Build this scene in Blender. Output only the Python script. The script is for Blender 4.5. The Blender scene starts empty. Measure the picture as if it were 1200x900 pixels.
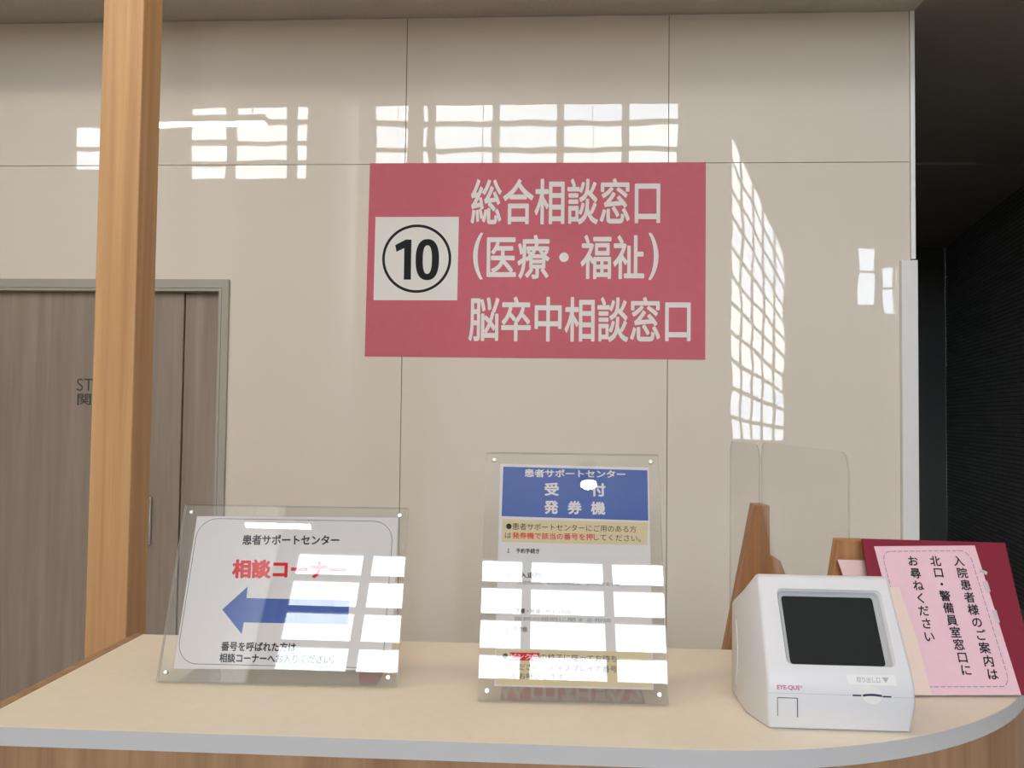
import bpy, bmesh, math, random
from mathutils import Vector, Matrix
random.seed(4)
S = bpy.context.scene
COL = S.collection
sin, cos, PI = math.sin, math.cos, math.pi

# ------------------------------------------------------------------ camera
CAMZ = 1.409                      # eye height; counter top is 1.03
F_PX, PITCH, YAW, ROLL = 1010.36, 0.03752, 0.05544, 0.01183
cd = bpy.data.cameras.new('camera'); cam = bpy.data.objects.new('camera', cd); COL.objects.link(cam)
fw = Vector((-sin(YAW)*cos(PITCH), cos(YAW)*cos(PITCH), sin(PITCH)))
rt = Vector((cos(YAW), sin(YAW), 0)); up = rt.cross(fw)
rt2 = rt*cos(ROLL)+up*sin(ROLL); up2 = -rt*sin(ROLL)+up*cos(ROLL)
M = Matrix.Identity(4)
for i in range(3):
    M[i][0] = rt2[i]; M[i][1] = up2[i]; M[i][2] = -fw[i]
M.translation = (0, 0, CAMZ)
cam.matrix_world = M
cd.sensor_fit = 'HORIZONTAL'; cd.sensor_width = 36; cd.lens = F_PX/1200*36; cd.clip_start = 0.05
S.camera = cam

# ------------------------------------------------------------------ view, light
S.view_settings.view_transform = 'Standard'
S.view_settings.look = 'None'
S.view_settings.gamma = 1.0
S.view_settings.use_curve_mapping = False
S.view_settings.exposure = 0.6
SKY_STRENGTH = 10.0
LAMP_ADDED = 21.0        # unseen linear lamp added over the counter to warm its top
LAMP_FAR = 55.0         # other linear lamps of the lobby
S.cycles.use_denoising = True
S.cycles.max_bounces = 10
S.cycles.diffuse_bounces = 5
S.cycles.transparent_max_bounces = 24
S.cycles.sample_clamp_indirect = 12.0
S.cycles.caustics_reflective = False
S.cycles.caustics_refractive = False

W = bpy.data.worlds.new('sky'); S.world = W; W.use_nodes = True
nt = W.node_tree; nt.nodes.clear()
out = nt.nodes.new('ShaderNodeOutputWorld'); bg = nt.nodes.new('ShaderNodeBackground')
tc = nt.nodes.new('ShaderNodeTexCoord'); mp = nt.nodes.new('ShaderNodeMapping')
mp.inputs['Scale'].default_value = (1, 1, 3)
nz = nt.nodes.new('ShaderNodeTexNoise'); nz.inputs['Scale'].default_value = 3.5; nz.inputs['Detail'].default_value = 5
rp = nt.nodes.new('ShaderNodeValToRGB')
rp.color_ramp.elements[0].position = .40; rp.color_ramp.elements[0].color = (.72, .82, .98, 1)
rp.color_ramp.elements[1].position = .58; rp.color_ramp.elements[1].color = (1, 1, 1, 1)
nt.links.new(tc.outputs['Generated'], mp.inputs['Vector']); nt.links.new(mp.outputs[0], nz.inputs['Vector'])
nt.links.new(nz.outputs['Fac'], rp.inputs['Fac']); nt.links.new(rp.outputs[0], bg.inputs['Color'])
bg.inputs['Strength'].default_value = SKY_STRENGTH
nt.links.new(bg.outputs[0], out.inputs[0])

# ------------------------------------------------------------------ materials
MATS = {}
def mat(name, color=(.8, .8, .8), rough=.5, spec=.5, metal=0, coat=0, coat_rough=.03, emit=None, strength=0, alpha=1):
    m = bpy.data.materials.new(name); m.use_nodes = True
    b = m.node_tree.nodes['Principled BSDF']
    b.inputs['Base Color'].default_value = (*color, 1); b.inputs['Roughness'].default_value = rough
    b.inputs['Specular IOR Level'].default_value = spec; b.inputs['Metallic'].default_value = metal
    b.inputs['Coat Weight'].default_value = coat; b.inputs['Coat Roughness'].default_value = coat_rough
    b.inputs['Alpha'].default_value = alpha
    if emit:
        b.inputs['Emission Color'].default_value = (*emit, 1); b.inputs['Emission Strength'].default_value = strength
    MATS[name] = m
    return m
def nodes(m): return m.node_tree, m.node_tree.nodes['Principled BSDF']
def noise_color(m, c0, c1, scale=(1, 1, 1), nscale=5, detail=4, lo=.35, hi=.65, rough=.5, distort=0):
    t, b = nodes(m)
    tc = t.nodes.new('ShaderNodeTexCoord'); mp = t.nodes.new('ShaderNodeMapping'); mp.inputs['Scale'].default_value = scale
    n = t.nodes.new('ShaderNodeTexNoise'); n.inputs['Scale'].default_value = nscale; n.inputs['Detail'].default_value = detail
    n.inputs['Roughness'].default_value = rough; n.inputs['Distortion'].default_value = distort
    r = t.nodes.new('ShaderNodeValToRGB')
    r.color_ramp.elements[0].position = lo; r.color_ramp.elements[0].color = (*c0, 1)
    r.color_ramp.elements[1].position = hi; r.color_ramp.elements[1].color = (*c1, 1)
    t.links.new(tc.outputs['Object'], mp.inputs[0]); t.links.new(mp.outputs[0], n.inputs['Vector'])
    t.links.new(n.outputs['Fac'], r.inputs['Fac']); t.links.new(r.outputs[0], b.inputs['Base Color'])
    return t, b, r, mp
def bump(m, scale=(1, 1, 1), nscale=5, dist=.001, target='Normal', detail=2):
    t, b = nodes(m)
    tc = t.nodes.new('ShaderNodeTexCoord'); mp = t.nodes.new('ShaderNodeMapping'); mp.inputs['Scale'].default_value = scale
    n = t.nodes.new('ShaderNodeTexNoise'); n.inputs['Scale'].default_value = nscale; n.inputs['Detail'].default_value = detail
    bp = t.nodes.new('ShaderNodeBump'); bp.inputs['Distance'].default_value = dist
    t.links.new(tc.outputs['Object'], mp.inputs[0]); t.links.new(mp.outputs[0], n.inputs['Vector'])
    t.links.new(n.outputs['Fac'], bp.inputs['Height']); t.links.new(bp.outputs[0], b.inputs[target])

mat('panel_wall', (.80, .725, .63), rough=.55, spec=.0, coat=1, coat_rough=.012)
nodes(MATS['panel_wall'])[1].inputs['Coat IOR'].default_value = 1.5
bump(MATS['panel_wall'], nscale=4.5, dist=.00035, target='Coat Normal', detail=1)
mat('seam', (.30, .27, .24), rough=.8)
mat('wall_paint', (.72, .69, .64), rough=.8)
noise_color(MATS['wall_paint'], (.70, .67, .62), (.74, .71, .66), nscale=20)
mat('atrium_ceiling', (.36, .32, .27), rough=.8); noise_color(MATS['atrium_ceiling'], (.35, .31, .26), (.37, .33, .28), nscale=8)
mat('lobby_wall', (.54, .50, .45), rough=.8); noise_color(MATS['lobby_wall'], (.53, .49, .44), (.55, .51, .46), nscale=8)
mat('soffit', (.50, .46, .41), rough=.85); noise_color(MATS['soffit'], (.48, .44, .39), (.52, .48, .43), nscale=60)
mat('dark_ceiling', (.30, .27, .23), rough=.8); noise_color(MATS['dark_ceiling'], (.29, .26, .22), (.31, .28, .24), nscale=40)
mat('floor', (.5, .46, .40), rough=.35); noise_color(MATS['floor'], (.46, .42, .36), (.54, .50, .44), nscale=14)
mat('dark_paint', (.15, .15, .14), rough=.7)
mat('dark_tile', (.05, .055, .055), rough=.6)
def make_dark_tile():
    t, b = nodes(MATS['dark_tile'])
    tc = t.nodes.new('ShaderNodeTexCoord'); sp = t.nodes.new('ShaderNodeSeparateXYZ'); cb = t.nodes.new('ShaderNodeCombineXYZ')
    br = t.nodes.new('ShaderNodeTexBrick'); br.inputs['Scale'].default_value = 1
    br.inputs['Brick Width'].default_value = .30; br.inputs['Row Height'].default_value = .035; br.inputs['Mortar Size'].default_value = .004
    br.inputs['Color1'].default_value = (.26, .28, .28, 1); br.inputs['Color2'].default_value = (.33, .35, .35, 1)
    br.inputs['Mortar'].default_value = (.10, .105, .105, 1)
    bp = t.nodes.new('ShaderNodeBump'); bp.inputs['Distance'].default_value = .006
    t.links.new(tc.outputs['Object'], sp.inputs[0]); t.links.new(sp.outputs['Y'], cb.inputs['X']); t.links.new(sp.outputs['Z'], cb.inputs['Y'])
    t.links.new(cb.outputs[0], br.inputs['Vector']); t.links.new(br.outputs['Color'], b.inputs['Base Color'])
    iv = t.nodes.new('ShaderNodeMath'); iv.operation = 'SUBTRACT'; iv.inputs[0].default_value = 1
    t.links.new(br.outputs['Fac'], iv.inputs[1]); t.links.new(iv.outputs[0], bp.inputs['Height']); t.links.new(bp.outputs[0], b.inputs['Normal'])
make_dark_tile()
def wood(name, c0, c1, axis='Z', rough=.45, spec=.35, stripes=30, lo=.3, hi=.7):
    m = mat(name, c0, rough=rough, spec=spec)
    sc = {'Z': (stripes, stripes, 1.0), 'X': (1.0, stripes, stripes), 'Y': (stripes, 1.0, stripes)}[axis]
    noise_color(m, c0, c1, scale=sc, nscale=1.0, detail=6, lo=lo, hi=hi, rough=.6, distort=.3)
    return m
wood('post_wood', (.46, .25, .105), (.66, .39, .185), stripes=34)
wood('counter_wood', (.30, .165, .085), (.47, .29, .165), stripes=36)
wood('stand_wood', (.33, .14, .05), (.56, .29, .13), stripes=42)
wood('door_laminate', (.27, .215, .172), (.37, .30, .245), stripes=22, rough=.55, spec=.25)
mat('door_frame', (.42, .38, .33), rough=.45, spec=.3)
mat('counter_top', (.855, .78, .66), rough=.42, spec=.3); noise_color(MATS['counter_top'], (.845, .77, .65), (.865, .79, .67), nscale=70)
mat('edge_band', (.60, .60, .62), rough=.4)
mat('white_metal', (.82, .82, .82), rough=.35)
mat('trim_white', (.92, .92, .92), rough=.3)
mat('window_frame', (.30, .30, .30), rough=.4)
mat('brushed_metal', (.62, .61, .58), rough=.3, metal=1)
mat('sign_red', (.63, .145, .19), rough=.6, spec=.25); noise_color(MATS['sign_red'], (.62, .142, .186), (.64, .148, .194), nscale=30)
mat('sign_white', (.86, .83, .80), rough=.6, spec=.25)
mat('ink_black', (.025, .025, .028), rough=.7, spec=.1)
mat('ink_red', (.74, .03, .04), rough=.7, spec=.1)
mat('ink_blue', (.075, .14, .43), rough=.7, spec=.1)
mat('ink_door', (.07, .06, .055), rough=.7)
mat('ink_soft', (.24, .24, .27), rough=.7, spec=.1)
mat('paper_white', (.76, .725, .73), rough=.8, spec=.1)
mat('paper_cream_band', (.74, .62, .40), rough=.8, spec=.1)
mat('paper_pink', (.82, .56, .655), rough=.75, spec=.15); noise_color(MATS['paper_pink'], (.815, .555, .65), (.83, .57, .665), nscale=40)
mat('paper_pale_pink', (.80, .60, .58), rough=.75, spec=.15)
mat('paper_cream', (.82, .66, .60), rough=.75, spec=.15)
mat('maroon', (.235, .016, .040), rough=.5, spec=.3); bump(MATS['maroon'], nscale=900, dist=.0002)
mat('machine_white', (.78, .79, .84), rough=.4, spec=.4)
mat('machine_grey', (.48, .50, .53), rough=.45)
mat('screen_dark', (.024, .027, .027), rough=.35, spec=.12)
mat('slot_dark', (.02, .018, .05), rough=.6)
mat('brand_magenta', (.62, .10, .26), rough=.6)
mat('label_white', (.86, .87, .88), rough=.5)
mat('grey_line', (.45, .46, .52), rough=.6)
mat('cable', (.1, .1, .1), rough=.5)
mat('lamp_added', (.9, .9, .9), emit=(1.0, .80, .56), strength=LAMP_ADDED)
mat('lamp_far', (.9, .9, .9), emit=(1.0, .84, .62), strength=LAMP_FAR)
mat('tape', (.85, .80, .84), rough=.3, alpha=.45)

def clear_mat(name, tint=(.97, .975, .975), ior=1.49, rough=0.0):
    m = bpy.data.materials.new(name); m.use_nodes = True; t = m.node_tree; t.nodes.clear()
    o = t.nodes.new('ShaderNodeOutputMaterial'); mx = t.nodes.new('ShaderNodeMixShader')
    tr = t.nodes.new('ShaderNodeBsdfTransparent'); tr.inputs[0].default_value = (*tint, 1)
    gl = t.nodes.new('ShaderNodeBsdfGlossy'); gl.inputs['Roughness'].default_value = rough
    fr = t.nodes.new('ShaderNodeFresnel'); ge = t.nodes.new('ShaderNodeNewGeometry')
    mi = t.nodes.new('ShaderNodeMix'); mi.data_type = 'FLOAT'
    mi.inputs[2].default_value = ior; mi.inputs[3].default_value = 1/ior      # same thin-sheet reflectance on both sides
    t.links.new(ge.outputs['Backfacing'], mi.inputs[0]); t.links.new(mi.outputs[0], fr.inputs['IOR'])
    t.links.new(fr.outputs[0], mx.inputs[0]); t.links.new(tr.outputs[0], mx.inputs[1]); t.links.new(gl.outputs[0], mx.inputs[2])
    t.links.new(mx.outputs[0], o.inputs[0]); MATS[name] = m
clear_mat('acrylic', tint=(.988, .992, .992)); clear_mat('acrylic_thin', tint=(.995, .995, .995), ior=1.2); clear_mat('window_glass', tint=(.97, .98, .98), ior=1.3)
mat('acrylic_edge_lit', (.90, .93, .94), rough=.12, spec=.8, alpha=.85)  # bright line of light along the plate edge put into the colour
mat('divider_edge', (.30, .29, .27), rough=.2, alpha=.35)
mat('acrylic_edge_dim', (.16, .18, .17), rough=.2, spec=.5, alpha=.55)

# ------------------------------------------------------------------ mesh helpers
class MB:
    def __init__(s): s.v = []; s.f = []; s.mi = []
    def poly(s, pts, mi=0):
        n = len(s.v); s.v += [tuple(p) for p in pts]; s.f.append(tuple(range(n, n+len(pts)))); s.mi.append(mi)
    def box(s, x0, y0, z0, x1, y1, z1, mi=0):
        n = len(s.v)
        s.v += [(x0, y0, z0), (x1, y0, z0), (x1, y1, z0), (x0, y1, z0), (x0, y0, z1), (x1, y0, z1), (x1, y1, z1), (x0, y1, z1)]
        for q in ((0, 3, 2, 1), (4, 5, 6, 7), (0, 1, 5, 4), (1, 2, 6, 5), (2, 3, 7, 6), (3, 0, 4, 7)):
            s.f.append(tuple(n+i for i in q)); s.mi.append(mi)
        return s
    def prism(s, loop0, loop1, mi=0, side_mi=None):
        """two matching 3-D loops joined into a closed solid"""
        n = len(s.v); k = len(loop0); s.v += [tuple(p) for p in loop0] + [tuple(p) for p in loop1]
        s.f.append(tuple(n+i for i in reversed(range(k)))); s.mi.append(mi)
        s.f.append(tuple(n+k+i for i in range(k))); s.mi.append(mi)
        for i in range(k):
            j = (i+1) % k; s.f.append((n+i, n+j, n+k+j, n+k+i)); s.mi.append(mi if side_mi is None else side_mi)
        return s
    def ring(s, outer, inner, z, h, mi=0):
        """flat ring with thickness h on local z"""
        k = len(outer); n = len(s.v)
        s.v += [(p[0], p[1], z+h) for p in outer]+[(p[0], p[1], z+h) for p in inner]+[(p[0], p[1], z) for p in outer]+[(p[0], p[1], z) for p in inner]
        for i in range(k):
            j = (i+1) % k
            s.f += [(n+i, n+j, n+k+j, n+k+i), (n+2*k+j, n+2*k+i, n+3*k+i, n+3*k+j), (n+i, n+2*k+i, n+2*k+j, n+j), (n+k+j, n+3*k+j, n+3*k+i, n+k+i)]
            s.mi += [mi]*4
    def cyl(s, a, b, r, n=16, mi=0, r2=None):
        a = Vector(a); b = Vector(b); d = (b-a).normalized(); t = Vector((1, 0, 0)) if abs(d.x) < .8 else Vector((0, 1, 0))
        u = d.cross(t).normalized(); w = d.cross(u); r2 = r if r2 is None else r2
        s.prism([a+(u*cos(2*PI*i/n)+w*sin(2*PI*i/n))*r for i in range(n)], [b+(u*cos(2*PI*i/n)+w*sin(2*PI*i/n))*r2 for i in range(n)], mi)
        return s
    def mesh(s, name):
        me = bpy.data.meshes.new(name); me.from_pydata(s.v, [], s.f); me.polygons.foreach_set('material_index', s.mi)
        bm = bmesh.new(); bm.from_mesh(me); bmesh.ops.recalc_face_normals(bm, faces=bm.faces[:]); bm.to_mesh(me); bm.free()
        me.update(); return me
def obj(name, mb, mats, parent=None, bevel=0, seg=2, smooth=False):
    me = mb.mesh(name) if isinstance(mb, MB) else mb
    for m in (mats if isinstance(mats, (list, tuple)) else [mats]): me.materials.append(MATS[m])
    o = bpy.data.objects.new(name, me); COL.objects.link(o)
    if parent: o.parent = parent
    if bevel:
        b = o.modifiers.new('bevel', 'BEVEL'); b.width = bevel; b.segments = seg; b.limit_method = 'ANGLE'; b.angle_limit = math.radians(30)
    if smooth:
        for p in me.polygons: p.use_smooth = True
    return o
def thing(name, label, cat, loc=(0, 0, 0), group=None, matrix=None):
    o = bpy.data.objects.new(name, None); COL.objects.link(o); o.empty_display_size = .05
    if matrix is not None: o.matrix_world = matrix
    else: o.location = loc
    o['label'] = label; o['category'] = cat
    if group: o['group'] = group
    return o
def tag(o, label, cat, group=None):
    o['label'] = label; o['category'] = cat
    if group: o['group'] = group
    return o
def struct(o, label=None, cat=None):
    o['kind'] = 'structure'
    if label: o['label'] = label
    if cat: o['category'] = cat
    return o
def rrect(x0, y0, x1, y1, r, n=6):
    pts = []
    for cx, cy, a0 in ((x1-r, y1-r, 0), (x0+r, y1-r, 90), (x0+r, y0+r, 180), (x1-r, y0+r, 270)):
        for i in range(n+1):
            a = math.radians(a0+90*i/n); pts.append((cx+r*cos(a), cy+r*sin(a)))
    return pts
def bilin(q, s, t):   # q = TL, TR, BR, BL ; s right, t up
    TL, TR, BR, BL = q
    return tuple((BL[i]*(1-s)+BR[i]*s)*(1-t)+(TL[i]*(1-s)+TR[i]*s)*t for i in range(2))

# ------------------------------------------------------------------ lettering
_tc = {}
LAYER = 2.5e-5         # each shifted copy lies a hair above the one before
def text_raw(s, bold):
    key = (s, bold)
    if key in _tc: return _tc[key]
    c = bpy.data.curves.new('lettering', 'FONT'); c.body = s; c.size = 1; c.resolution_u = 5; c.dimensions = '2D'; c.fill_mode = 'BOTH'
    o = bpy.data.objects.new('lettering_tmp', c); COL.objects.link(o)
    dg = bpy.context.evaluated_depsgraph_get(); dg.update()
    me = bpy.data.meshes.new_from_object(o.evaluated_get(dg))
    vs = [(v.co[0], v.co[1], 0) for v in me.vertices]; fs = [tuple(p.vertices) for p in me.polygons]
    bpy.data.objects.remove(o); bpy.data.curves.remove(c); bpy.data.meshes.remove(me)
    if bold:      # heavier weight: the strokes again, shifted all round
        v0, f0 = vs, fs; vs, fs = [], []
        for k in range(9):
            dx, dy = (bold*cos(PI*k/4), bold*sin(PI*k/4)) if k < 8 else (0, 0); n = len(vs)
            vs += [(x+dx, y+dy, k) for x, y, _ in v0]; fs += [tuple(n+i for i in f) for f in f0]
    _tc[key] = (vs, fs); return _tc[key]
def q2(x0, y0, x1, y1): return ((x0, y1), (x1, y1), (x1, y0), (x0, y0))
def letters(mb, s, quad, n, bold=.0):
    """fit the ink box of a line of text into a quad of the local plane, at height n"""
    vs, fs = text_raw(s, bold)
    if not vs: return
    xs = [v[0] for v in vs]; ys = [v[1] for v in vs]; x0, x1, y0, y1 = min(xs), max(xs), min(ys), max(ys)
    k = len(mb.v)
    for v in vs:
        p = bilin(quad, (v[0]-x0)/(x1-x0), (v[1]-y0)/(y1-y0) if y1 > y0 else 0); mb.v.append((p[0], p[1], n+v[2]*LAYER))
    for f in fs: mb.f.append(tuple(k+i for i in f)); mb.mi.append(0)
def char_at(mb, ch, cx, cy, size, n, bold=0, rot=0, sx=1):
    vs, fs = text_raw(ch, bold)
    if not vs: return
    k = len(mb.v); c, s_ = cos(rot), sin(rot)
    for v in vs:
        x, y = (v[0]-.5)*size*sx, (v[1]-.36)*size; mb.v.append((cx+x*c-y*s_, cy+x*s_+y*c, n+v[2]*LAYER))
    for f in fs: mb.f.append(tuple(k+i for i in f)); mb.mi.append(0)
def lettermesh(name, mb):
    me = bpy.data.meshes.new(name); me.from_pydata(mb.v, [], mb.f); me.update(); return me

# ================================================================== SETTING
WY = 3.8                         # face of the panelled wall
ZC = 3.203                       # low ceiling
XE = 1.512                       # right end of the panelled wall
# panelled wall: boards with fine joints on a dark backing, opening for the sliding door
mb = MB()
g = .0016
xs = [-3.05, -1.876, -.7033, .4695, XE]
DX0, DX1, DZ = -2.90, -1.522, 1.971
def panel(x0, z0, x1, z1): mb.box(x0+g, WY, z0+g, x1-g, WY+.02, z1-g)
ZJ = 2.535
for a, b in zip(xs[:-1], xs[1:]):
    panel(a, ZJ, b, ZC)
    if a < -2: panel(a, DZ, b, ZJ); panel(a, 0, DX0, DZ)
    elif a < -1:
        l = [(a+g, DZ+g), (DX1+g, DZ+g), (DX1+g, g), (b-g, g), (b-g, ZJ-g), (a+g, ZJ-g)]
        mb.prism([(p[0], WY, p[1]) for p in l], [(p[0], WY+.02, p[1]) for p in l])
    else: panel(a, 0, b, ZJ)
panel(-9.5, 0, -3.05, ZJ); panel(-9.5, ZJ, -3.05, ZC)
for (x0, z0, x1, z1) in ((-9.5, 0, DX0, ZC), (DX0, DZ, DX1, ZC), (DX1, 0, XE, ZC)): mb.box(x0, WY+.02, z0, x1, WY+.12, z1, 1)
mb.box(XE+.0005, WY, 0, XE+.021, WY+.12, 2.105, 1)
struct(obj('wall_back', mb, ['panel_wall', 'seam']), 'glossy off-white panelled wall behind the counter', 'wall')
# white trim on the wall's free edge, and a lower white corner guard
struct(obj('trim_1', MB().box(XE+.001, WY-.004, 2.11, XE+.021, WY+.12, ZC), 'trim_white', bevel=.002), 'slim white edge trim at the right end of the panelled wall', 'trim')
mb = MB().box(1.463, 3.772, 0, 1.531, WY-.0005, 2.101)
tag(obj('corner_guard', mb, 'white_metal', bevel=.0015), 'tall narrow white upright guard at the right end of the panelled wall', 'post')
# floor
struct(obj('floor', MB().box(-9.6, -12.2, -.1, 12.1, 9.3, 0), 'floor'), 'pale stone floor of the lobby', 'floor')
# low ceilings
struct(obj('ceiling', MB().box(-9.5, 2.70, ZC, XE+.021, WY+.12, ZC+.12), 'soffit'), 'beige low ceiling along the panelled wall', 'ceiling')
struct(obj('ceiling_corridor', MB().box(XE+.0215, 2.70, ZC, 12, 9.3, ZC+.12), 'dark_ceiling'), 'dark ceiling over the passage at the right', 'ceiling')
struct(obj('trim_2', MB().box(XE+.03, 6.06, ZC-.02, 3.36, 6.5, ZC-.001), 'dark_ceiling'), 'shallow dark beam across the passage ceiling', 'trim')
# passage at the right
wr = [(2.995, 4.2), (3.951, 9.06), (3.951, 9.165), (4.15, 9.165), (3.10, 4.2)]
struct(obj('wall_right', MB().prism([(*p, 0) for p in wr], [(*p, ZC) for p in wr]), 'dark_tile'), 'charcoal ribbed tile wall of the passage', 'wall')
mb = MB().box(XE+.021, 9.06, 0, 3.948, 9.16, ZC)
struct(obj('wall_far', mb, 'dark_paint'), 'dark wall at the end of the passage', 'wall')
mb = MB().box(XE-.09, WY+.13, 0, XE+.02, 9.06, ZC)
struct(obj('wall_inner', mb, 'dark_paint'), 'dark left wall of the passage', 'wall')
# the lobby behind the camera
ZA = 9.4
struct(obj('wall_left', MB().box(-9.6, -3.1, 0, -9.5, WY, ZA), 'wall_paint'))
struct(obj('ceiling_atrium', MB().box(-9.6, -12.1, ZA, 12.1, 2.8, ZA+.1), 'atrium_ceiling'))
struct(obj('wall_fascia', MB().box(-9.5, 2.70, ZC+.125, 12.1, 2.80, ZA), 'wall_paint'))
struct(obj('wall_side', MB().box(12.0, -12, 0, 12.1, 4.3, ZA), 'wall_paint'))
struct(obj('wall_nook', MB().box(3.105, 4.2, 0, 12.0, 4.3, ZC), 'wall_paint'))

def wall_with_openings(name, x0, x1, z0, z1, y0, y1, holes, m='lobby_wall', extra=None):
    """a wall in the XZ plane, thick y0..y1, with rectangular openings (xa, za, xb, zb)"""
    mb = MB(); X = sorted({x0, x1, *[h[0] for h in holes], *[h[2] for h in holes]}); Z = sorted({z0, z1, *[h[1] for h in holes], *[h[3] for h in holes]})
    for a, b in zip(X[:-1], X[1:]):
        for c, d in zip(Z[:-1], Z[1:]):
            if any(h[0] <= a and b <= h[2] and h[1] <= c and d <= h[3] for h in holes): continue
            mb.box(a, y0, c, b, y1, d)
    if extra: mb.prism([(p[0], y0, p[1]) for p in extra], [(p[0], y1, p[1]) for p in extra])
    return struct(obj(name, mb, m))
def portal(loc, rot, sx, sy):
    l = bpy.data.lights.new('window_portal', 'AREA'); l.shape = 'RECTANGLE'; l.size = sx; l.size_y = sy; l.energy = 1
    l.cycles.is_portal = True
    o = bpy.data.objects.new('window_portal', l); COL.objects.link(o); o.location = loc; o.rotation_euler = rot
def window_xz(name, x0, z0, x1, z1, y, vx, hz, wv, wh):
    """framed window; mullions at the given x and transoms at the given z"""
    mb = MB()
    for x in [x0+wv/2]+vx+[x1-wv/2]: mb.box(x-wv/2, y-.08, z0, x+wv/2, y, z1)
    for z in [z0+wh/2]+hz+[z1-wh/2]: mb.box(x0, y-.07, z-wh/2, x1, y-.01, z+wh/2)
    o = struct(obj(name, mb, 'window_frame'))
    obj('pane', MB().box(x0+.01, y-.045, z0+.01, x1-.01, y-.039, z1-.01), 'window_glass', o)
    portal(((x0+x1)/2, y+.02, (z0+z1)/2), (PI/2, 0, 0), x1-x0, z1-z0)   # faces into the lobby
BAY_A = (-4.85, 4.33, -3.10, 5.36); BAY_C = (-6.30, 4.45, -5.85, 5.10); BAY_B = (-4.51, 6.30, 2.80, 8.80); BAY_ADDED = (-4.40, 3.50, 2.80, 6.02)
RK = (3.84, .86, 5.02, 8.00); RKR = 5.12
H1_ = (6.60, 3.94, 7.10, 5.31); H2_ = (7.18, 3.76, 7.70, 4.91)
wf = wall_with_openings('wall_front', -4.75, 12.1, 0, ZA, -12.1, -12.0, [BAY_B, BAY_ADDED, RK, H1_, H2_],
                        extra=[(RK[0], RK[3]), (RK[2], RK[3]), (RK[2], RKR)])
wall_with_openings('wall_block', -9.6, -2.9, 0, ZA, -3.1, -3.0, [BAY_A, BAY_C])
sl_ = [(-2.9, -3.1), (-2.99, -3.1), (-4.84, -12.1), (-4.75, -12.1)]
struct(obj('wall_splay', MB().prism([(*p, 0) for p in sl_], [(*p, ZA) for p in sl_]), 'wall_paint'))
window_xz('window_1', *BAY_A, -3.0, [-4.20, -3.42], [4.58, 4.84, 5.10], .11, .05)
window_xz('window_6', *BAY_C, -3.0, [], [4.78], .05, .05)
window_xz('window_2', *BAY_B, -12.0, [-3.02, -1.53, -.04, 1.45], [6.90, 7.55, 8.18], .17, .12)
window_xz('window_added', *BAY_ADDED, -12.0, [-3.02, -1.53, -.04, 1.45], [4.15, 4.8, 5.45], .17, .12)  # lower glazing added to strengthen the light from behind the camera
window_xz('window_3', *H1_, -12.0, [], [4.75], .05, .05)
window_xz('window_4', *H2_, -12.0, [7.45], [4.35], .05, .05)
# tall raked glazing by the stairs
mb = MB(); x0, z0, x1, z1 = RK; nb = 5
def rz(s, t): return z0+(z1+(RKR-z1)*s-z0)*t
for i in range(nb+1):
    s = i/nb; x = x0+(x1-x0)*s; w = .022
    a, b = max(x0, x-w), min(x1, x+w); sa, sb = (a-x0)/(x1-x0), (b-x0)/(x1-x0)
    l = [(a, z0), (b, z0), (b, rz(sb, 1)), (a, rz(sa, 1))]; mb.prism([(p[0], -12.06, p[1]) for p in l], [(p[0], -12.0, p[1]) for p in l])
for k in range(12):
    t = k/11; h = .10
    l = [(x0, rz(0, t)-h), (x1, rz(1, t)-h*.7), (x1, rz(1, t)), (x0, rz(0, t))] if k else [(x0, z0), (x1, z0), (x1, z0+h), (x0, z0+h)]
    mb.prism([(p[0], -12.055, p[1]) for p in l], [(p[0], -12.005, p[1]) for p in l])
o = struct(obj('window_5', mb, 'window_frame'))
l = [(x0+.01, z0+.01), (x1-.01, z0+.01), (x1-.01, RKR-.01), (x0+.01, z1-.01)]
obj('pane', MB().prism([(p[0], -12.034, p[1]) for p in l], [(p[0], -12.028, p[1]) for p in l]), 'window_glass', o)
portal(((x0+x1)/2, -11.98, (z0+z1)/2), (PI/2, 0, 0), x1-x0, z1-z0)

# ------------------------------------------------------------------ door
mb = MB()
U = [(DX0-.031, 0), (DX0, 0), (DX0, DZ), (DX1, DZ), (DX1, 0), (-1.491, 0), (-1.491, DZ+.039), (DX0-.031, DZ+.039)]
mb.prism([(p[0], WY-.018, p[1]) for p in U], [(p[0], WY-.0004, p[1]) for p in U])
U2 = [(DX0+.002, 0), (DX0+.014, 0), (DX0+.014, DZ-.014), (DX1-.014, DZ-.014), (DX1-.014, 0), (DX1-.002, 0), (DX1-.002, DZ-.002), (DX0+.002, DZ-.002)]
mb.prism([(p[0], WY-.0175, p[1]) for p in U2], [(p[0], WY+.10, p[1]) for p in U2])
struct(obj('wall_backing', MB().box(-9.5, WY+.121, 0, XE-.091, WY+.16, ZC), 'seam'))
dr = struct(obj('door_1', mb, 'door_frame'), 'grey-brown wood-grain sliding staff door in a beige frame', 'door')
obj('door_leaf', MB().box(-2.86, WY+.030, .01, -1.716, WY+.065, DZ-.01), 'door_laminate', dr)
obj('fixed_panel', MB().box(-1.712, WY+.042, 0, -1.532, WY+.075, DZ-.006), 'door_laminate', dr)
obj('door_handle', MB().box(-1.856, WY+.012, .812, -1.838, WY+.030, 1.026), 'brushed_metal', dr, bevel=.003)
mb = MB(); letters(mb, 'STAFF', q2(-2.208, CAMZ+.093, -2.009, CAMZ+.150), 0); letters(mb, '関係者', q2(-2.204, CAMZ+.028, -1.985, CAMZ+.083), 0, .02)
me = lettermesh('lettering', mb); o = obj('lettering', me, 'ink_door', dr); o.matrix_world = Matrix.Translation((0, WY+.0295, 0)) @ Matrix.Rotation(PI/2, 4, 'X')

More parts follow.
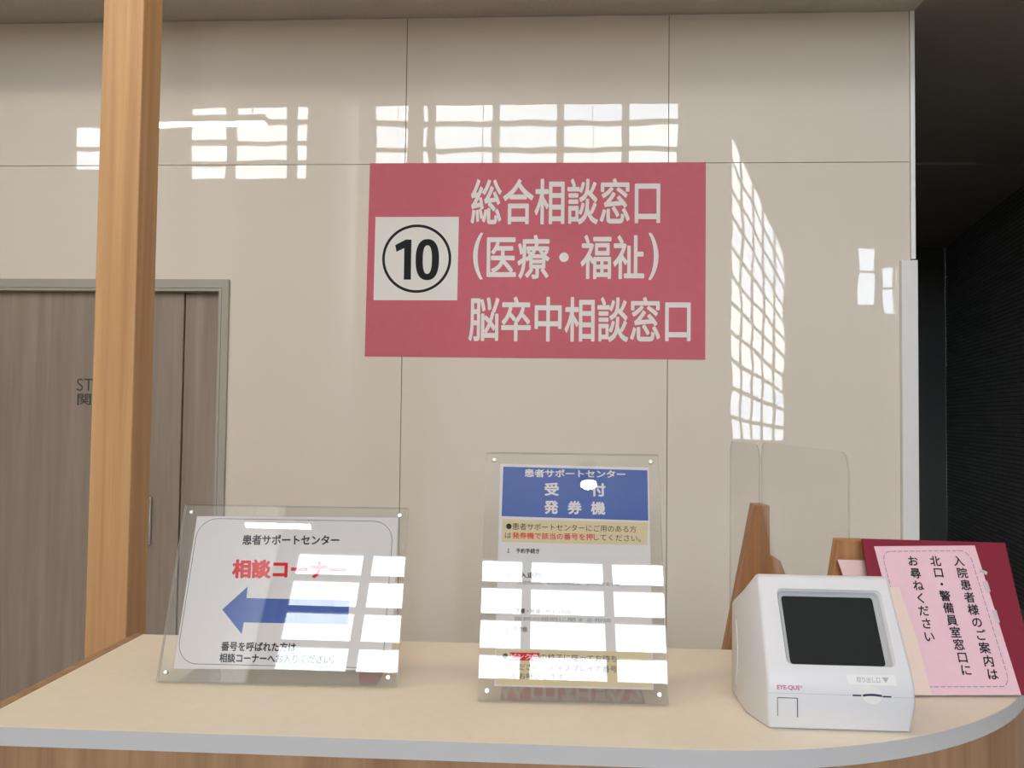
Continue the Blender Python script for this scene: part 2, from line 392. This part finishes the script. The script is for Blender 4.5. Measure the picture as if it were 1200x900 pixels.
# ------------------------------------------------------------------ timber post
PY = 1.85
pm = MB().box(-1.032, PY, 0, -.939, PY+.092, 4.3)
tag(obj('timber_post', pm, 'post_wood', bevel=.003), 'tall square light-wood post behind the left end of the counter', 'post')
tag(obj('timber_beam', MB().box(-1.032, PY-.1, 4.301, -.939, 2.699, 4.45), 'post_wood', bevel=.003), 'light-wood beam running from the post top to the wall', 'beam')

# ================================================================== COUNTER
CZ = 1.03
cx0, cyb, cyf = -.706, 1.450, 1.012
R_, xc = .61, .16
def outline(inset=0):
    pts = [(cx0, cyb), (cx0, cyf+inset), (xc, cyf+inset)]
    r = R_-inset
    a1 = math.asin((cyf+R_-cyb)/r)
    N = 28
    for i in range(1, N+1):
        a = -PI/2+(PI/2-a1)*i/N; pts.append((xc+r*cos(a), cyf+R_+r*sin(a)))
    return pts
ct = thing('service_counter', 'cream-topped service counter with pale edge band, wood body and rounded right corner', 'counter', (0, 1.2, 0))
def loc(pts, z): return [(p[0], p[1]-1.2, z) for p in pts]
ol = outline()
oi = outline(.0012)
mb = MB(); mb.prism(loc(oi, CZ-.022), loc(oi, CZ)); obj('countertop', mb, 'counter_top', ct)
mb = MB()      # edge band follows the front and the rounded corner
o2 = ol[1:]; i2 = oi[1:]
for k in range(len(o2)-1):
    a, b, c, d = o2[k], o2[k+1], i2[k+1], i2[k]
    mb.prism(loc([a, b, c, d], CZ-.022), loc([a, b, c, d], CZ-.0003))
obj('edge_band', mb, 'edge_band', ct)
mb = MB(); ob = outline(.004); mb.prism(loc(ob, 0), loc(ob, CZ-.0225)); obj('body', mb, 'counter_wood', ct)
mb = MB().box(-.7225, cyf-1.2-.001, 0, cx0-.0004, cyb-1.2+.004, CZ+.0006); obj('side_panel', mb, 'counter_wood', ct, bevel=.001)

# lower staff desk behind (below the counter's line of sight)
dk = thing('staff_desk', 'white work desk behind the service counter', 'desk', (.3, 2.2, 0))
obj('desk_top', MB().box(-.8, -.42, .722, 1.0, .14, .75), 'white_metal', dk, bevel=.003)
for sx in (-.75, .93):
    obj('leg', MB().box(sx, -.38, 0, sx+.05, -.33, .722), 'white_metal', dk); obj('leg', MB().box(sx, .05, 0, sx+.05, .10, .722), 'white_metal', dk)

# ================================================================== WALL SIGN
sg = thing('wall_sign', 'large rose-red wall sign with white characters and a circled 10', 'sign',
           matrix=Matrix.Translation((0, WY-.0005, CAMZ)) @ Matrix.Rotation(PI/2, 4, 'X'))
mb = MB(); sq = [(-.8705, .2595), (.6325, .2575), (.6325, 1.128), (-.862, 1.130)]
mb.prism([(p[0], p[1], 0) for p in sq], [(p[0], p[1], .003) for p in sq]); obj('sign_panel', mb, 'sign_red', sg)
mb = MB(); nq = [(-.8350, .5115), (-.4590, .5125), (-.4565, .8865), (-.8325, .8860)]
mb.prism([(p[0], p[1], .0032) for p in nq], [(p[0], p[1], .0042) for p in nq]); npn = obj('number_plate', mb, 'sign_white', sg)
mb = MB(); cc = (-.6435, .6985)
mb.ring([(cc[0]+.1555*cos(2*PI*i/72), cc[1]+.1535*sin(2*PI*i/72)) for i in range(72)], [(cc[0]+.1435*cos(2*PI*i/72), cc[1]+.1415*sin(2*PI*i/72)) for i in range(72)], .0044, .0004)
one = [(-.700, .604), (-.668, .604), (-.668, .784), (-.694, .784), (-.741, .759), (-.735, .729), (-.700, .746)]
mb.poly([(p[0], p[1], .0048) for p in one])
zc_ = (-.5955, .6942)
def sup(rx, rz, p): return [(zc_[0]+rx*math.copysign(abs(cos(2*PI*i/48))**p, cos(2*PI*i/48)), zc_[1]+rz*math.copysign(abs(sin(2*PI*i/48))**p, sin(2*PI*i/48))) for i in range(48)]
mb.ring(sup(.0525, .092, .82), sup(.0205, .064, .80), .0044, .0004)
obj('number', mb, 'ink_black', npn)
mb = MB()
letters(mb, '総合相談窓口', q2(-.404, .852, .434, 1.058), .0036, .017)
letters(mb, '(', q2(-.391, .606, -.347, .815), .0036, .012)
letters(mb, '医療', q2(-.330, .609, -.050, .806), .0036, .017)
letters(mb, '福祉', q2(.086, .609, .366, .806), .0036, .017)
letters(mb, ')', q2(.384, .606, .428, .815), .0036, .012)
mb.poly([(.013+.021*cos(2*PI*i/20), .706+.021*sin(2*PI*i/20), .0036) for i in range(20)])
letters(mb, '脳卒中相談窓口', q2(-.407, .331, .569, .531), .0036, .017)
obj('lettering', lettermesh('lettering', mb), 'sign_white', sg)

# ================================================================== SIGN HOLDERS
def holder_matrix(x, y, yaw, tilt):
    u = Vector((cos(yaw), sin(yaw), 0)); nb = Vector((-sin(yaw), cos(yaw), 0))
    v = Vector((0, 0, cos(tilt)))+nb*sin(tilt); n = u.cross(v)
    m = Matrix.Identity(4)
    for i in range(3): m[i][0] = u[i]; m[i][1] = v[i]; m[i][2] = n[i]
    m.translation = (x, y, CZ+.0006); return m
def make_holder(mtx, w, h, label, tilt):
    t = thing('sign_holder', label, 'sign holder', matrix=mtx, group='tilted acrylic sign holders on the counter')
    def plate(name, n0, n1, x0=0, x1=w):
        b = MB(); b.box(x0, 0, n0, x1, h, n1, 0)
        b.mi = [0, 0, 2, 1, 2, 1]            # bottom/top of the box are the faces; light in the edges is painted, left and right bright, others dim
        return obj(name, b, ['acrylic', 'acrylic_edge_lit', 'acrylic_edge_dim'], t)
    plate('back_plate', 0, .003); plate('front_plate', .0050, .0080)
    # foot bent back on the counter
    hy, hn = sin(tilt), -cos(tilt)            # horizontal backwards
    zy, zn = cos(tilt), sin(tilt)             # up
    prof = [(0, 0), (.11*hy, .11*hn), (.11*hy+.003*zy, .11*hn+.003*zn), (.003*zy, .003*zn-.0005)]
    b = MB(); b.prism([(.03, p[0], p[1]-.0002) for p in prof], [(w-.03, p[0], p[1]-.0002) for p in prof]); obj('foot', b, ['acrylic'], t)
    for (x, y) in ((.012, .012), (w-.012, .012), (w-.012, h-.012), (.012, h-.012)):
        b = MB(); b.cyl((x, y, .0081), (x, y, .0102), .0034, 16, r2=.0026); b.cyl((x, y, .0031), (x, y, .0049), .0022, 12)
        obj('stud', b, 'brushed_metal', t, smooth=False)
    return t
def notice(name, label, mtx, quad, m, th=.0003, n0=.0033):
    t = thing(name, label, 'notice', matrix=mtx)
    p = [quad[3], quad[2], quad[1], quad[0]]
    b = MB(); b.prism([(q[0], q[1], n0) for q in p], [(q[0], q[1], n0+th) for q in p]); obj('paper', b, m, t)
    return t
def outline_rr(mb, x0, y0, x1, y1, r, w, n, quad=None, dashes=0):
    o = rrect(x0, y0, x1, y1, r, 10); i = rrect(x0+w, y0+w, x1-w, y1-w, r-w, 10)
    if quad:
        o = [bilin(quad, *p) for p in o]; i = [bilin(quad, *p) for p in i]
    k = len(o)
    for a in range(k):
        b = (a+1) % k; mb.poly([(*o[a], n), (*o[b], n), (*i[b], n), (*i[a], n)])

TA, TB = .3378, .3394
MA = holder_matrix(-.5599, 1.1991, .0193, TA); MBx = holder_matrix(-.1047, 1.1600, .0190, TB)
make_holder(MA, .3378, .2518, 'wide clear acrylic sign holder at the left, around the notice with the blue arrow', TA)
make_holder(MBx, .2516, .3423, 'tall clear acrylic sign holder in the middle, around the notice with the blue heading', TB)
NT = .0038
qA = ((.0192, .2350), (.3225, .2378), (.3280, .0215), (.0200, .0172))
na = notice('notice', 'white landscape notice with a big blue left-pointing arrow and red heading', MA, qA, 'paper_white')
mb = MB(); outline_rr(mb, .0222, .0238, .3165, .2322, .030, .0007, NT); obj('border', lettermesh('border', mb), 'ink_black', na)
mb = MB()
letters(mb, '患者サポートセンター', ((.0925, .2085), (.2371, .2105), (.2385, .1950), (.0935, .1930)), NT, .028)
obj('lettering', lettermesh('lettering', mb), 'ink_black', na); mb = MB()
letters(mb, '番号を呼ばれた方は', ((.0832, .0555), (.1904, .0562), (.1912, .0432), (.0837, .0422)), NT, .03)
letters(mb, '相談コーナーへお入りください。', ((.0826, .0395), (.2473, .0409), (.2469, .0278), (.0840, .0268)), NT, .03)
obj('lettering', lettermesh('lettering', mb), 'ink_black', na)
mb = MB(); letters(mb, '相談コーナー', ((.0824, .1720), (.2515, .1734), (.2531, .1455), (.0850, .1440)), NT, .045)
o = obj('lettering', lettermesh('lettering', mb), 'ink_red', na); o['label'] = 'red heading characters'
mb = MB(); mb.poly([(x, y, NT) for x, y in ((.0775, .0994), (.1106, .0660), (.1115, .0822), (.2622, .0821), (.2607, .1160), (.1107, .1163), (.1101, .1327))])
obj('arrow', lettermesh('arrow', mb), 'ink_blue', na)

qB = ((.0211, .3262), (.2368, .3235), (.2330, .0180), (.0212, .0180))
nb_ = notice('notice', 'white portrait notice with a blue heading block and many lines of text', MBx, qB, 'paper_white')
mb = MB(); mb.poly([(x, y, NT) for x, y in ((.0246, .2482), (.2339, .2451), (.2351, .3193), (.0252, .3218))]); obj('heading_block', lettermesh('heading_block', mb), 'ink_blue', nb_)
mb = MB(); mb.poly([(x, y, NT) for x, y in ((.0260, .2110), (.2315, .2100), (.2335, .2425), (.0261, .2440))])
obj('cream_band', lettermesh('cream_band', mb), 'paper_cream_band', nb_); mb = MB()
mb.poly([(x, y, NT) for x, y in ((.0233, .0200), (.2319, .0200), (.2319, .0660), (.0233, .0651))]); obj('cream_band', lettermesh('cream_band', mb), 'paper_cream_band', nb_)
mb = MB(); N2 = NT+.0002
letters(mb, '患者サポートセンター', ((.0562, .3190), (.2034, .3187), (.2032, .3068), (.0565, .3064)), N2, .03)
for ch, x0, y0, x1, y1 in (('受', .0858, .2791, .1067, .2988), ('付', .1530, .2790, .1741, .2992), ('発', .0857, .2524, .1060, .2724), ('券', .1191, .2525, .1396, .2722), ('機', .1524, .2524, .1731, .2715)):
    letters(mb, ch, q2(x0, y0, x1, y1), N2, .035)
obj('lettering', lettermesh('lettering', mb), 'paper_white', nb_)
mb = MB()
letters(mb, '●患者サポートセンターにご用のある方', ((.0314, .2388), (.2166, .2372), (.2164, .2275), (.0317, .2288)), N2)
letters(mb, 'は', q2(.0303, .2166, .0392, .2246), N2)
letters(mb, 'してください。', ((.1560, .2246), (.2225, .2238), (.2223, .2146), (.1562, .2158)), N2)
obj('lettering', lettermesh('lettering', mb), 'ink_black', nb_); mb = MB()
letters(mb, 'の椅子に座ってお待ち', q2(.0822, .0520, .1852, .0606), N2)
letters(mb, 'ください。ディスプレイで番号', q2(.0438, .0388, .1851, .0474), N2)
letters(mb, 'をお呼びします。', q2(.0438, .0276, .1185, .0356), N2)
mb.poly([(.0350+.0036*cos(2*PI*i/20), .0566+.0036*sin(2*PI*i/20), N2) for i in range(20)])
obj('lettering', lettermesh('lettering', mb), 'ink_black', nb_); mb = MB()
letters(mb, '１　予約手続き', q2(.0339, .1955, .0795, .2026), N2, .02)
obj('lettering', lettermesh('lettering', mb), 'ink_black', nb_); mb = MB()
letters(mb, '２　入退院', q2(.0339, .1612, .0830, .1692), N2, .02)
obj('lettering', lettermesh('lettering', mb), 'ink_black', nb_); mb = MB()
letters(mb, '３　医療・看護に関する相談', q2(.0339, .1130, .1240, .1200), N2, .02)
obj('lettering', lettermesh('lettering', mb), 'ink_black', nb_); mb = MB()
letters(mb, '４　その他', q2(.0339, .0886, .0640, .0958), N2, .02)
obj('lettering', lettermesh('lettering', mb), 'ink_black', nb_)
mb = MB()
letters(mb, '入退院説明、高額医療費制度、身体障害者手帳', q2(.0492, .1525, .1915, .1575), N2)
obj('lettering', lettermesh('lettering', mb), 'ink_soft', nb_); mb = MB()
letters(mb, '医師の説明に関する相談', q2(.0469, .1035, .1787, .1088), N2)
obj('lettering', lettermesh('lettering', mb), 'ink_soft', nb_)
mb = MB(); letters(mb, '発券機で該当の番号を押', ((.0405, .2254), (.1548, .2250), (.1548, .2154), (.0407, .2162)), N2, .012)
o = obj('lettering', lettermesh('lettering', mb), 'ink_red', nb_); o['label'] = 'red characters'
mb = MB(); mb.poly([(x, y, N2) for x, y in ((.0412, .0514), (.0814, .0514), (.0814, .0616), (.0412, .0616))]); hl = obj('highlight', lettermesh('highlight', mb), 'ink_red', nb_)
mb = MB(); letters(mb, 'ピンク色', q2(.0422, .0526, .0806, .0604), N2+.0002, .02); obj('lettering', lettermesh('lettering', mb), 'paper_white', hl)

# ================================================================== TICKET MACHINE
MX = .3445
tm = thing('ticket_machine', 'white queue ticket machine with a dark square screen near the counter front', 'ticket machine', (MX, 0, CZ+.0005))
front = [(1.087, 0), (1.080, .035), (1.081, .055), (1.087, .070), (1.154, .1735), (1.166, .175), (1.235, .140), (1.235, 0)]
side = [(1.145, 0), (1.141, .035), (1.143, .055), (1.148, .066), (1.187, .128), (1.194, .134), (1.233, .122), (1.233, 0)]
hwf = [.0840, .0880, .0880, .0870, .0825, .0815, .083, .085]
mb = MB(); k = len(front)
L0 = [(-.1015, *p) for p in side]; L1 = [(-hwf[i], *front[i]) for i in range(k)]; L2 = [(hwf[i], *front[i]) for i in range(k)]; L3 = [(.1015, *p) for p in side]
mb.v = L0+L1+L2+L3
mb.f = [tuple(range(k)), tuple(3*k+i for i in reversed(range(k)))]
for a in range(3):
    for i in range(k):
        j = (i+1) % k; mb.f.append((a*k+i, (a+1)*k+i, (a+1)*k+j, a*k+j))
mb.mi = [0]*len(mb.f)
fA = Vector((0, 1.087, .070)); fB = Vector((0, 1.154, .1735)); fd = (fB-fA).normalized(); fn = Vector((0, -fd.z, fd.y))
def fp(x, t, n=0): return tuple(Vector((x, 0, 0))+fA+fd*t+fn*n)
cut = MB(); rr = rrect(-.0625, .0085, .0725, .1085, .007, 5); r2_ = rrect(-.0595, .0095, .0660, .1035, .006, 5)
cut.prism([fp(*p, -.007) for p in r2_], [fp(*p, .003) for p in [(q[0]*1.0, q[1]) for q in rr]])
tmp = obj('cut_tmp', cut, 'machine_grey')
body = obj('body', mb, 'machine_white', tm, bevel=.004, seg=3)
bo = body.modifiers.new('recess', 'BOOLEAN'); bo.operation = 'DIFFERENCE'; bo.solver = 'EXACT'
tmp.location = (MX, 0, CZ+.0005); bo.object = tmp
dg = bpy.context.evaluated_depsgraph_get(); dg.update()
me = bpy.data.meshes.new_from_object(body.evaluated_get(dg))
body.modifiers.clear(); body.data = me
for p in me.polygons: p.use_smooth = True
me.set_sharp_from_angle(angle=math.radians(38))
bpy.data.objects.remove(tmp)
# grey lining of the recess and the dark screen
mb = MB(); ro = rrect(-.0618, .0090, .0718, .1080, .007, 5); ri = rrect(-.0590, .0098, .0652, .1030, .006, 5)
rs = rrect(-.0555, .0112, .0600, .0990, .004, 5)
kk = len(ro); n0 = len(mb.v)
mb.v += [fp(*p, -.0004) for p in ro]+[fp(*p, -.0065) for p in ri]+[fp(*p, -.0065) for p in rs]
for a in range(2):
    for i in range(kk):
        j = (i+1) % kk; mb.f.append((a*kk+i, a*kk+j, (a+1)*kk+j, (a+1)*kk+i)); mb.mi.append(0)
bz = obj('screen_bezel', mb, 'machine_grey', tm)
mb = MB(); mb.prism([fp(*p, -.0066) for p in rs], [fp(*p, -.0060) for p in rs]); obj('screen', mb, 'screen_dark', tm)
# label above the slot
pa = Vector((0, 1.081, .055)); pb = Vector((0, 1.087, .070)); ld = (pb-pa).normalized(); ln = Vector((0, -ld.z, ld.y))
def lp(x, t, n=0): return tuple(Vector((x, 0, 0))+pa+ld*t+ln*n)
mb = MB(); lq = [(.0085, .0030), (.0668, .0030), (.0668, .0148), (.0085, .0148)]
mb.prism([lp(*p, .0001) for p in lq], [lp(*p, .0005) for p in lq]); ls = obj('label_sticker', mb, 'label_white', tm)
def on_plane(mbx, f):
    mbx.v = [f(v[0], v[1], v[2]) for v in mbx.v]; return mbx
mb = MB(); letters(mb, '取り出し口', q2(.0195, .0055, .0475, .0122), .0007, .01); letters(mb, '▼', q2(.0500, .0058, .0580, .0120), .0007)
on_plane(mb, lp); obj('lettering', lettermesh('lettering', mb), 'grey_line', ls)
def vp(x, z, n=0): return (x, 1.0802+(z-.035)*.05-n, z)
mb = MB(); letters(mb, 'EYE-QUE', q2(-.0765, .0490, -.0490, .0552), .0006, .02); letters(mb, '®', q2(-.0485, .0520, -.0460, .0552), .0006)
on_plane(mb, vp); obj('lettering', lettermesh('lettering', mb), 'brand_magenta', tm)
mb = MB(); c0 = (.0365, .0462)     # round finger dish with the ticket slit
mb.prism([vp(c0[0]+.0130*cos(2*PI*i/32), c0[1]+.0118*sin(2*PI*i/32), -.0002) for i in range(32)], [vp(c0[0]+.0118*cos(2*PI*i/32), c0[1]+.0106*sin(2*PI*i/32), .0022) for i in range(32)])
sl = obj('ticket_slot', mb, 'label_white', tm)
mb = MB()
def strip(x0, x1, z0, z1, n, arch=0):
    N = 10; lo = []; hi = []
    for i in range(N+1):
        s = i/N; x = x0+(x1-x0)*s; a = arch*(1-(2*s-1)**2); lo.append(vp(x, z0+a, n)); hi.append(vp(x, z1+a, n))
    for i in range(N): mb.poly([lo[i], lo[i+1], hi[i+1], hi[i]])
strip(.0252, .0478, .0448, .0474, .0025, .0010); strip(.0135, .0240, .0446, .0464, .0008); strip(.0490, .0595, .0440, .0458, .0008)
obj('slit', lettermesh('slit', mb), 'slot_dark', sl)
mb = MB()
strip(-.0765, -.0520, .0397, .0405, .0006); strip(-.0765, -.0758, .0185, .0405, .0006); strip(-.0528, -.0518, .0175, .0405, .0006)
obj('cover_outline', lettermesh('cover_outline', mb), 'slot_dark', tm)
mb = MB(); strip(-.0875, .0120, .0454, .0458, .0006); obj('case_seam', lettermesh('case_seam', mb), 'grey_line', tm); mb = MB(); strip(.0620, .0875, .0440, .0444, .0006)
obj('case_seam', lettermesh('case_seam', mb), 'grey_line', tm)
mb = MB()   # curved light line of the side flap
pts = []
for i in range(13):
    s = i/12; pts.append((1.200+.012*sin(PI*s)*-1, .020+.085*s))
for i in range(12):
    (y0, z0), (y1, z1) = pts[i], pts[i+1]; mb.box(-.1026, min(y0, y1)-.0008, z0, -.1016, max(y0, y1)+.0008, z1)
obj('side_flap', mb, 'label_white', tm)

# ================================================================== MAROON STAND, PAPERS
psi, th = math.radians(4), math.radians(25)
MBD = holder_matrix(.5, 1.2300, psi, th)
bd = thing('display_board', 'maroon tilted display board standing on the counter at the right', 'board', matrix=MBD)
bq = [(-.046, .0032), (.166, .0032), (.1735, .2192), (-.0412, .2236)]
mb = MB(); mb.prism([(p[0], p[1], -.0035) for p in bq], [(p[0], p[1], -.0002) for p in bq]); obj('panel', mb, 'maroon', bd, bevel=.0006)
hy, hn, zy, zn = sin(th), -cos(th), cos(th), sin(th)
p0 = (.165, -.0036); ft = (.165-zy*.1465, -.0036-zn*.1465)     # prop drops from the back of the panel to the counter
ft = (ft[0]+hy*.055, ft[1]+hn*.055)
mb = MB(); pr = [(p0[0], p0[1]), (p0[0]-.008, p0[1]), (ft[0]-hy*.006, ft[1]-hn*.006), (ft[0], ft[1])]
mb.prism([(.07, a, b) for a, b in pr], [(.11, a, b) for a, b in pr]); obj('prop', mb, 'maroon', bd)
qP = ((-.0255, .2114), (.1260, .2142), (.1395, .0030), (-.0100, .0016))
pk = notice('pink_notice', 'pink notice with vertical black lettering taped to the maroon board', MBD, qP, 'paper_pink', n0=.0004)
NP = .0012
mb = MB()
for txt, a, b in (('入院患者様のご案内は', (.0960, .1900), (.1060, .0299)), ('北口・警備員室窓口に', (.0611, .1896), (.0702, .0353)), ('お尋ねください', (.0278, .1893), (.0285, .0806))):
    for i, ch in enumerate(txt):
        s = i/(len(txt)-1); char_at(mb, ch, a[0]+(b[0]-a[0])*s, a[1]+(b[1]-a[1])*s, .0163, NP, .018, rot=-.02)
obj('lettering', lettermesh('lettering', mb), 'ink_black', pk)
mb = MB()   # broken border line with rounded corners
pts = []
rrp = rrect(.055, .052, .925, .962, .085, 8)
rrp = [bilin(qP, p[0], .5+(p[1]-.5)) for p in rrp]
dense = []
for i in range(len(rrp)):
    a = Vector(rrp[i]); b = Vector(rrp[(i+1) % len(rrp)]); n_ = max(1, int((b-a).length/.001))
    for j in range(n_): dense.append(a+(b-a)*j/n_)
per = 9
for i in range(len(dense)):
    if i % per >= 7: continue
    a = dense[i]; b = dense[(i+1) % len(dense)]; d = (b-a)
    if d.length < 1e-6: continue
    nn = Vector((-d.y, d.x)).normalized()*.00045
    mb.poly([(*(a-nn), NP), (*(b-nn), NP), (*(b+nn), NP), (*(a+nn), NP)])
obj('border', lettermesh('border', mb), 'ink_soft', pk)
for (x, y, w, h, r) in ((.1290, .1745, .011, .005, -.5), (.1285, .153, .007, .016, .06), (.1315, .110, .006, .018, .05)):
    c, s_ = cos(r), sin(r); q = [(-w/2, -h/2), (w/2, -h/2), (w/2, h/2), (-w/2, h/2)]
    q = [(x+a*c-b*s_, y+a*s_+b*c) for a, b in q]; mb = MB(); mb.prism([(*p, .0009) for p in q], [(*p, .0011) for p in q]); obj('tape_strip', mb, 'tape', pk)
# cream card tucked between machine and pink notice
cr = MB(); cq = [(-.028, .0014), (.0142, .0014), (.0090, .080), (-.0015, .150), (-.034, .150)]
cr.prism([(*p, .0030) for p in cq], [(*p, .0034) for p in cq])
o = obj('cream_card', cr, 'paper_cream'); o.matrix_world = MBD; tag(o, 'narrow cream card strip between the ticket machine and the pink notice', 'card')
# pale pink sheet behind the board
sh = MB(); pts = [(.4168, 1.322, -.208), (.530, 1.322, -.2095), (.530, 1.305, -.3775), (.470, 1.305, -.3775)]
sh.prism([(a, b, CAMZ+c) for a, b, c in pts], [(a, b+.0004, CAMZ+c) for a, b, c in pts])
tag(obj('pale_pink_sheet', sh, 'paper_pale_pink'), 'pale pink sheet peeking out behind the left of the maroon board', 'sheet')

# ================================================================== CLEAR DIVIDERS
def divider(label, y0, y1, z0, z1, X, r=.035):
    t = thing('desk_divider', label, 'divider', (X, y0, z0), group='clear desk dividers')
    pr = [(p[0]-y0, p[1]-z0) for p in rrect(y0, z0, y1, z1, r, 8)]
    mb = MB(); mb.prism([(-.0015, *p) for p in pr], [(.0015, *p) for p in pr], 0, 1); obj('clear_panel', mb, ['acrylic_thin', 'divider_edge'], t)
    return t
XD = .4414
d1 = divider('clear desk divider in the dark-wood foot directly behind the maroon board', 1.345, 1.915, CZ+.02, CAMZ-.049, XD)
def foot(parent, poly, y0, y1, base):
    bx = parent.location
    mb = MB(); mb.prism([(p[0]-bx.x, y0-bx.y, p[1]+CAMZ-bx.z) for p in poly], [(p[0]-bx.x, y1-bx.y, p[1]+CAMZ-bx.z) for p in poly]); obj('wooden_foot', mb, 'stand_wood', parent, bevel=.001)
foot(d1, [(.392, -.3785), (.495, -.3785), (.463, -.1808), (.4222, -.1808)], 1.338, 1.362, 0)
d2 = divider('clear desk divider in the tall tapering wood foot left of the ticket machine top', 1.935, 2.26, .765, CAMZ-.056, XD)
foot(d2, [(.343, -.6585), (.553, -.6585), (.520, -.46), (.4995, -.345), (.486, -.309), (.4633, -.298), (.4633, -.189), (.433, -.189)], 1.93, 1.99, 0)

# ================================================================== PENDANT LAMPS (lobby side)
def pendant(label, x0, x1, y, z, top, m, w=.05, group='linear pendant lamps'):
    t = thing('pendant_lamp', label, 'lamp', ((x0+x1)/2, y, z), group)
    h = (x1-x0)/2
    obj('housing', MB().box(-h, -w/2, .012, h, w/2, .07), 'white_metal', t, bevel=.004)
    obj('diffuser', MB().box(-h+.01, -w/2+.004, 0, h-.01, w/2-.004, .011), m, t)
    for s in (-1, 1):
        obj('cable', MB().cyl((s*h*.8, 0, .07), (s*h*.8, 0, top-z), .003, 8), 'cable', t)
pendant('unseen warm linear lamp added above the counter to light its top', -.75, .65, 1.05, 3.25, ZA, 'lamp_added', .09)
pendant('linear pendant lamp toward the left of the lobby', -3.65, -2.46, .64, 3.81, ZA, 'lamp_far', .11)
pendant('short linear pendant lamp over the lobby seating', -2.09, -1.60, -3.0, 3.81, ZA, 'lamp_far', .06)
dl = thing('downlight', 'small round pendant downlight in the lobby', 'lamp', (.36, -2.53, 3.91))
obj('housing', MB().cyl((0, 0, .006), (0, 0, .16), .065, 24), 'white_metal', dl)
obj('diffuser', MB().cyl((0, 0, 0), (0, 0, .0055), .055, 24), 'lamp_far', dl)
obj('cable', MB().cyl((0, 0, .16), (0, 0, ZA-3.91), .003, 8), 'cable', dl)
